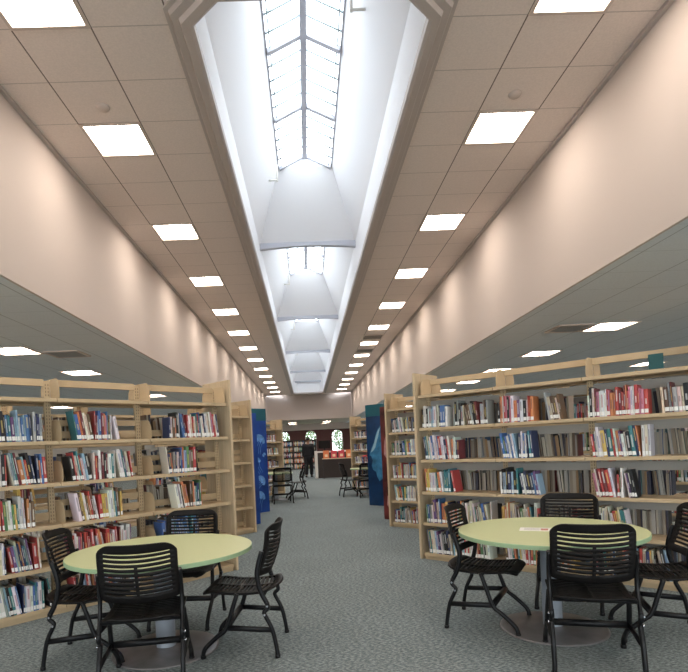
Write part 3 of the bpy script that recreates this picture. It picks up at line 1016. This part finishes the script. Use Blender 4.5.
# ------------------------------------------------------------------ chairs
def grid_shell(name, tw, rows, colsf, holes, mapf, thick, matl):
    bm = bmesh.new()
    V = [[bm.verts.new(mapf(c_, r_)) for c_ in colsf] for r_ in rows]
    for i in range(len(rows) - 1):
        for j in range(len(colsf) - 1):
            if holes(i, j): continue
            f = bm.faces.new((V[i][j], V[i][j + 1], V[i + 1][j + 1], V[i + 1][j]))
            f.smooth = True
    for v in [v for v in bm.verts if not v.link_faces]: bm.verts.remove(v)
    # give the sheet its thickness
    fs = list(bm.faces)
    bmesh.ops.recalc_face_normals(bm, faces=fs)
    bmesh.ops.solidify(bm, geom=fs, thickness=thick)
    return mesh(name, bm, matl)
def back_mesh():
    nsl = 10
    H = .375; m_ = .045
    rows = [0, .015, .045]
    z = .05; p = (H - .038 - .05) / nsl
    rows = [0, .012, .03, .05]
    kinds = ['s', 's', 's']
    for k in range(nsl):
        rows.append(.05 + p * (k + .42)); kinds.append('h')
        rows.append(.05 + p * (k + 1)); kinds.append('s')
    rows += [H - .027, H - .018, H - .009, H - .003, H]
    kinds += ['s'] * 5
    cols = [-1, -.96, -.84] + [-.84 + .8 * k / 5 for k in range(1, 6)] + [.04 + .8 * k / 5 for k in range(0, 6)] + [.96, 1]
    def holes(i, j):
        return kinds[i] == 'h' and 2 <= j <= len(cols) - 4 and (i > 15 or not (cols[j] < 0 < cols[j + 1]))
    W = .232; rc = .08
    def mp(c_, z):
        t = z
        w_ = W
        if t > H - rc: w_ = W - rc + math.sqrt(max(0, rc * rc - (t - H + rc) ** 2))
        if t < rc * .6: w_ = W - .03 + math.sqrt(max(0, (rc * .6) ** 2 - (rc * .6 - t) ** 2)) * .9
        w_ = min(w_, W)
        x = c_ * w_
        q = z / H
        yb = -.185 - .085 * q - .025 * math.sin(PI * q) + .07 * (x / W) ** 2 - (.015 * (q - .85) / .15 if q > .85 else 0)
        return Vector((yb, x, .552 + z * .985 + .014 * (x / W) ** 2 * (1 if z < .3 else (H - z) / (H - .3))))
    return grid_shell('backrest', 0, rows, cols, holes, mp, .012, BLACKP)
def seat_mesh():
    rows = [0, .02, .045]; kinds = ['s', 's']
    D = .50; n = 14
    p = (D - .10) / n
    for k in range(n):
        rows.append(.045 + p * (k + .42)); kinds.append('h')
        rows.append(.045 + p * (k + 1)); kinds.append('s')
    rows += [D - .03, D - .012, D]; kinds += ['s'] * 3
    cols = [-1, -.95, -.82] + [-.82 + .78 * k / 4 for k in range(1, 5)] + [.04 + .78 * k / 4 for k in range(0, 5)] + [.95, 1]
    W = .235
    def holes(i, j):
        return kinds[i] == 'h' and 2 <= j <= len(cols) - 4 and not (cols[j] < 0 < cols[j + 1])
    def mp(c_, t):
        w_ = W
        r1 = .07
        if t < r1: w_ = W - .05 + .05 * math.sqrt(max(0, 1 - ((r1 - t) / r1) ** 2))
        if t > D - r1: w_ = W - .06 + .06 * math.sqrt(max(0, 1 - ((t - D + r1) / r1) ** 2))
        y = c_ * w_
        q = t / D
        z = .462 - .018 * math.sin(PI * min(1, q * 1.2)) + .010 * (y / W) ** 2
        if q > .85: z -= .022 * ((q - .85) / .15) ** 2
        if q < .12: z += .02 * ((.12 - q) / .12) ** 2
        if abs(c_) > .9: z -= .006
        return Vector((-.222 + t - .05 * (1 - (y / W) ** 2) * max(0, 1 - t / .16), y, z))
    return grid_shell('seat', 0, rows, cols, holes, mp, .014, BLACKP)
def build_chair():
    t = thing('chair', 'x', 'chair')
    link('backrest', back_mesh(), t)
    link('seat', seat_mesh(), t)
    for s in (-1, 1):
        y = s * .245
        bm = bmesh.new()
        tube(bm, smooth_path([(-.175, s * .243, .74), (-.145, y, .64), (-.135, y, .56), (-.155, y, .46), (-.20, y, .37)], 4), .0175, 8, flat=.75)
        tube(bm, smooth_path([(-.195, y, .385), (-.203, y, .345), (-.178, y, .32), (-.178, y, .295), (-.225, y, .195), (-.252, y, .06), (-.257, s * .25, .0)], 3), .0155, 8)
        tube(bm, [(-.257, s * .25, .022), (-.257, s * .25, .0)], .019, 8)
        obj('leg', bm, BLACKM, t)
        bm = bmesh.new()
        tube(bm, smooth_path([(.015, y * .95, .445), (.055, y * .98, .33), (.10, y, .205), (.16, y, .155), (.245, y, .08), (.268, y, .04), (.272, y, .0)], 3), .0165, 8)
        tube(bm, [(.272, y, .022), (.272, y, .0)], .0195, 8)
        obj('leg', bm, BLACKM, t)
        bm = bmesh.new()
        tube(bm, [(-.228, y, .19), (.10, y, .212)], .020, 8, flat=.6)
        obj('side_rail', bm, BLACKM, t)
        bm = bmesh.new()
        for (bx, bz) in ((-.178, .30), (-.20, .36)):
            tube(bm, [(bx, s * .256, bz), (bx, s * .266, bz)], .008, 8)
        obj('bolt', bm, CHROME, t)
    bm = bmesh.new(); tube(bm, [(.098, -.24, .212), (.098, .24, .212)], .023, 8)
    obj('crossbar', bm, BLACKM, t)
    bm = bmesh.new()
    tube(bm, [(.03, -.235, .436), (.03, .235, .436)], .011, 8); tube(bm, [(-.18, -.235, .44), (-.18, .235, .44)], .011, 8)
    obj('seat_support', bm, BLACKM, t)
    return t
CH0 = build_chair()
chairs = [(-1.65, 4.02, 4, 'black slatted chair on the left of the left green table'),
          (-1.09, 3.50, 97, 'black slatted chair in front of the left table, back to the camera'),
          (-1.10, 4.70, -96, 'black slatted chair on the far side of the left table'),
          (-.51, 4.03, 175, 'black slatted chair on the right of the left table, nearest the aisle'),
          (1.36, 4.25, -31, 'black slatted chair on the left of the right green table, facing right'),
          (1.75, 3.42, 72, 'black slatted chair in front of the right table, back to the camera'),
          (2.21, 4.62, -120, 'black slatted chair on the far side of the right table'),
          (2.47, 3.84, 160, 'black slatted chair on the right of the right table, cut by the picture edge'),
          (-.72, 14.0, 100, 'distant black chair in front of the far left table'),
          (-.36, 15.0, 190, 'distant black chair on the aisle side of the far left table'),
          (1.12, 15.0, 10, 'distant black chair on the aisle side of the far right table'),
          (1.55, 14.5, 95, 'distant black chair in front of the far right table')]
for i, (x, y, a, lb) in enumerate(chairs):
    g = 'chairs round the near tables' if i < 8 else 'chairs at the far tables'
    if i == 0:
        CH0.location = (x, y, 0); CH0.rotation_euler = (0, 0, R(a)); CH0['label'] = lb; CH0['group'] = g
    else:
        dup(CH0, (x, y, 0), R(a), lb, g)

# ------------------------------------------------------------------ tables
def table(loc, label, rad=.665, br=.385):
    t = thing('round_table', label, 'table', loc, 0, 'round green tables')
    bm = bmesh.new(); lathe(bm, [(0, .712), (rad - .012, .712), (rad, .7145), (rad, .741), (rad - .003, .7435)], 96)
    lathe(bm, [(rad - .003, .7436), (rad - .006, .7445), (0, .7445)], 96)
    for f in bm.faces:
        if f.calc_center_median().z > .7438: f.material_index = 1
        f.smooth = False
    obj('tabletop', bm, [GREENE, GREEN], t)
    bm = bmesh.new(); lathe(bm, [(.072, .02), (.070, .03), (.070, .68), (.13, .69), (.13, .711), (0, .711)], 40)
    obj('pedestal', bm, STEEL, t)
    bm = bmesh.new(); lathe(bm, [(0, 0), (br, 0), (br, .006), (br * .96, .012), (br * .5, .022), (.073, .03)], 72)
    obj('base', bm, BASEM, t)
    return t
table((-1.12, 4.04, 0), 'left round table with a pale green top on a grey pedestal')
table((1.79, 4.05, 0), 'right round table with a pale green top and papers on it')
table((-.95, 14.85, 0), 'distant round green table on the left beyond the jellyfish panel', .5, .3)
table((1.66, 15.25, 0), 'distant round green table on the right near the whale panel', .5, .3)
bm = bmesh.new(); box(bm, -.11, .11, -.075, .075, 0, .002)
pp = tag(obj('paper_notice', bm, PAPER, loc=(1.70, 4.08, .7446), rz=R(-25)), 'white printed sheet lying on the right green table', 'paper')
bm = bmesh.new(); 
for k in range(4): box(bm, -.08, .03 + .01 * (k % 2), -.05 + k * .027, -.045 + k * .027 + .004, .0021, .0025)
box(bm, .04, .09, -.05, .03, .0021, .0025, 1)
obj('print', bm, [mat('ink_grey', (.35, .33, .32), .7), mat('print_red', (.5, .2, .15), .6)], pp)

# teal sign standing on top of the right bookcase
def on_case(ci, u, v, z):
    org, ang, _, _, _ = CASES[ci]
    return (org[0] + math.cos(ang) * u - math.sin(ang) * v, org[1] + math.sin(ang) * u + math.cos(ang) * v, z)
t = thing('shelf_sign', 'small dark teal sign standing on top of the near right bookcase', 'sign', on_case(1, 2.50, -.12, LEV[5] + .0005), AR)
bm = bmesh.new(); box(bm, -.002, .002, -.09, .09, .0022, .145); box(bm, .0022, .12, -.09, -.0885, .0022, .145)
obj('sign_face', bm, mat('teal_sign', (.012, .075, .08), .4), t)
bm = bmesh.new(); box(bm, -.05, .12, -.09, .09, 0, .002)
obj('foot', bm, mat('teal_foot', (.02, .10, .10), .4), t)

# ------------------------------------------------------------------ far end: desk, shelving, monitors, person
t = thing('service_desk', 'dark-fronted service desk with a white end panel at the far end', 'desk', (.27, 23.4, 0))
bm = bmesh.new(); box(bm, 0, .12, 0, .9, 0, 1.18); obj('end_panel', bm, CREAM, t, bevel=.005)
bm = bmesh.new(); box(bm, .12, 3.2, .1, .85, 0.0, 1.10); obj('body', bm, DESKB, t)
bm = bmesh.new(); box(bm, .121, 3.25, .05, .9, 1.101, 1.16); obj('worktop', bm, CREAM, t, bevel=.005)
t = thing('display_table', 'narrow pale display table standing before the service desk', 'table', (.62, 22.95, 0))
bm = bmesh.new(); box(bm, -.05, 2.1, -.22, .22, .83, .86); obj('tabletop', bm, BIRCH, t)
for x in (0, 2.05):
    for y in (-.18, .18):
        bm = bmesh.new(); box(bm, x - .02, x + .02, y - .02, y + .02, 0, .8295); obj('leg', bm, DARKW, t)
ORM = mat('orange_cover', (.65, .18, .06), .5); RDM = mat('red_cover', (.55, .05, .07), .5); PKM = mat('cover_picture', (.75, .55, .35), .5)
for i, (x, m) in enumerate(((.75, ORM), (1.08, RDM), (1.40, RDM), (1.72, ORM), (2.04, ORM), (2.36, RDM))):
    bm = bmesh.new()
    Mx = Matrix.Rotation(R(-14), 4, 'X')
    box(bm, -.125, .125, -.01, .015, 0.003, .34, 0, Mx)
    b_ = tag(obj('display_book', bm, m, loc=(x, 22.9, .8635)), '%s picture book stood face-out, %s on the far display table' % (['orange', 'red', 'crimson', 'amber', 'orange', 'red'][i], ['leftmost', 'second', 'third', 'fourth', 'fifth', 'sixth'][i]), 'book', 'face-out books on the display table')
    bm = bmesh.new(); box(bm, -.06, .06, -.013, -.0105, .06, .17, 0, Mx); obj('cover_picture', bm, PKM, b_)
for i, (x, y) in enumerate(((.72, 23.75), (2.7, 23.8))):
    t = thing('computer_monitor', ['black monitor at the left end of the service desk', 'black monitor at the right of the service desk'][i], 'monitor', (x, y, 1.1605), R(10 - 30 * i), 'monitors on the service desk')
    bm = bmesh.new(); box(bm, -.27, .27, -.02, .02, .12, .47); obj('screen', bm, BLACKP, t, bevel=.006)
    bm = bmesh.new(); box(bm, -.03, .03, 0.021, .04, .01, .3); box(bm, -.12, .12, -.08, .1, 0, .01); obj('stand', bm, BLACKM, t)

# low dark bookcase behind the person
t = thing('low_bookcase', 'dark low bookcase full of books under the arched windows', 'bookcase', (-1.6, 33.0, 0))
bm = bmesh.new()
for x in (0, .7, 1.4, 2.1): box(bm, x - .02, x + .02, 0, .35, 0, 1.8)
obj('upright', bm, DARKW, t)
for k in range(6):
    z = .04 + k * .345
    bm = bmesh.new(); box(bm, .021, 2.079, .005, .345, z, z + .025); 
    obj('shelf', bm, DARKW, t)
bm = bmesh.new(); box(bm, .021, 2.079, .346, .36, 0, 1.8); obj('back_panel', bm, DARKW, t)
sb = bmesh.new()
for k in range(5):
    z = .0655 + k * .345
    for c_ in range(3):
        x = c_ * .7 + .03
        while x < c_ * .7 + .60:
            tt = rnd.uniform(.02, .045); cn = pick('warm' if k % 2 else None)
            b = dict(t=tt, h=rnd.uniform(.2, .28), d=.2, rgb=PC[cn], title=(.8, .8, .7), tz=(.4, .8), lab=False)
            book_geo(sb, b, Matrix.Translation((-1.6 + x + tt / 2, 33.02, z)) @ Matrix.Rotation(PI, 4, 'Z'), False)
            x += tt + .001
tag(obj('distant_books', sb, [COVER, PAGES, LABELM]), 'books packed on the dark low bookcase below the arched windows', 'books', kind='stuff')

# person
def skin(name, pts, edges, radii, matl, parent, root=0, lv=2):
    me = bpy.data.meshes.new(name)
    me.from_pydata([Vector(p) for p in pts], edges, [])
    o = bpy.data.objects.new(name, me); C.objects.link(o)
    md = o.modifiers.new('skin', 'SKIN'); md.use_smooth_shade = True
    for i, r_ in enumerate(radii):
        sv = me.skin_vertices[0].data[i]
        sv.radius = r_ if isinstance(r_, tuple) else (r_, r_)
        sv.use_root = (i == root)
    sd = o.modifiers.new('sub', 'SUBSURF'); sd.levels = lv; sd.render_levels = lv
    me.materials.append(matl)
    if parent: o.parent = parent
    return o
SKIN = mat('skin', (.25, .14, .09), .6); SUIT = mat('black_suit', (.010, .010, .013), .8); HAIR = mat('black_hair', (.012, .01, .01), .7); SHOE = mat('black_shoe', (.01, .01, .01), .35)
per = thing('person', 'person in a dark suit walking away down the aisle toward the desk', 'person', (.0, 24.6, 0), R(-12))
P = [(0, 0, .98), (0, 0, 1.12), (0, .01, 1.30), (0, 0, 1.45), (0, .01, 1.54), (0, .02, 1.60), (0, .03, 1.68), (0, .025, 1.76),
     (.19, 0, 1.44), (.235, -.02, 1.18), (.26, .05, .95), (.262, .07, .87),
     (-.19, 0, 1.44), (-.235, -.02, 1.18), (-.245, .0, .93), (-.245, .01, .85),
     (.09, 0, .92), (.10, .09, .50), (.10, .06, .09), (.10, .17, .03),
     (-.09, 0, .92), (-.10, -.02, .50), (-.10, -.16, .10), (-.10, -.05, .03)]
E = [(0, 1), (1, 2), (2, 3), (3, 4), (4, 5), (5, 6), (6, 7), (3, 8), (8, 9), (9, 10), (10, 11), (3, 12), (12, 13), (13, 14), (14, 15),
     (0, 16), (16, 17), (17, 18), (18, 19), (0, 20), (20, 21), (21, 22), (22, 23)]
Rr = [(.14, .10), (.13, .095), (.155, .11), (.12, .09), .055, .062, (.078, .095), (.06, .075), .055, .045, .028, (.036, .018), .055, .045, .028, (.036, .018),
      .085, .055, .038, .035, .085, .055, .038, .035]
base_n = len(P)
for (hx, hy, hz), sg in (((.262, .07, .87), 1), ((-.245, .01, .85), -1)):
    hi_ = 11 if sg > 0 else 15
    for q, ln in enumerate((.075, .085, .08, .065)):
        a = len(P); dy = (q - 1.5) * .019
        P.append((hx, hy + dy, hz - .045)); P.append((hx - sg * .008, hy + dy * 1.1 + .01, hz - .045 - ln * .55)); P.append((hx - sg * .02, hy + dy * 1.1 + .015, hz - .04 - ln))
        E += [(hi_, a), (a, a + 1), (a + 1, a + 2)]; Rr += [.010, .009, .007]
    a = len(P)
    P.append((hx - sg * .012, hy + .04, hz - .02)); P.append((hx - sg * .022, hy + .052, hz - .055))
    E += [(hi_, a), (a, a + 1)]; Rr += [.011, .009]
skin('body', P, E, Rr, SKIN, per)
J = [(0, 0, .93), (0, 0, 1.02), (0, 0, 1.14), (0, .01, 1.32), (0, 0, 1.46), (.19, 0, 1.455), (.237, -.02, 1.18), (.26, .05, .94), (-.19, 0, 1.455), (-.237, -.02, 1.18), (-.246, .0, .92)]
skin('jacket', J, [(0, 1), (1, 2), (2, 3), (3, 4), (4, 5), (5, 6), (6, 7), (4, 8), (8, 9), (9, 10)],
     [(.215, .16), (.20, .15), (.195, .14), (.225, .16), (.15, .12), .095, .078, .055, .095, .078, .055], SUIT, per, 2)
skin('trousers', [(0, 0, .97), (.09, 0, .90), (.10, .09, .50), (.10, .06, .08), (-.09, 0, .90), (-.10, -.02, .50), (-.10, -.16, .10)],
     [(0, 1), (1, 2), (2, 3), (0, 4), (4, 5), (5, 6)], [(.17, .13), .125, .10, .082, .125, .10, .082], SUIT, per, 0)
for x, y, tl in ((.10, .1, 0), (-.10, -.11, 0)):
    bm = bmesh.new(); tube(bm, smooth_path([(x, y - .10, .045), (x, y, .045), (x, y + .10, .035), (x, y + .17, .025)], 3), [.04] * 4 + [.045] * 3 + [.04] * 2 + [.025], 10)
    obj('shoe', bm, SHOE, per)
bm = bmesh.new(); bmesh.ops.create_uvsphere(bm, u_segments=16, v_segments=10, radius=1)
for v in bm.verts:
    v.co = Vector((v.co.x * .088, v.co.y * .108 + .012, v.co.z * .10 + 1.735))
bmesh.ops.delete(bm, geom=[v for v in bm.verts if v.co.z < 1.68 and v.co.y > -.02 or v.co.z < 1.655], context='VERTS')
for f in bm.faces: f.smooth = True
obj('hair', bm, HAIR, per)
bm = bmesh.new()
for s in (-1, 1): tube(bm, [(s * .082, .025, 1.655), (s * .092, .02, 1.68), (s * .088, .02, 1.71)], [.008, .014, .010], 8)
obj('ears', bm, SKIN, per)

print('books individual', len(chosen), 'specs', len(SPECS))
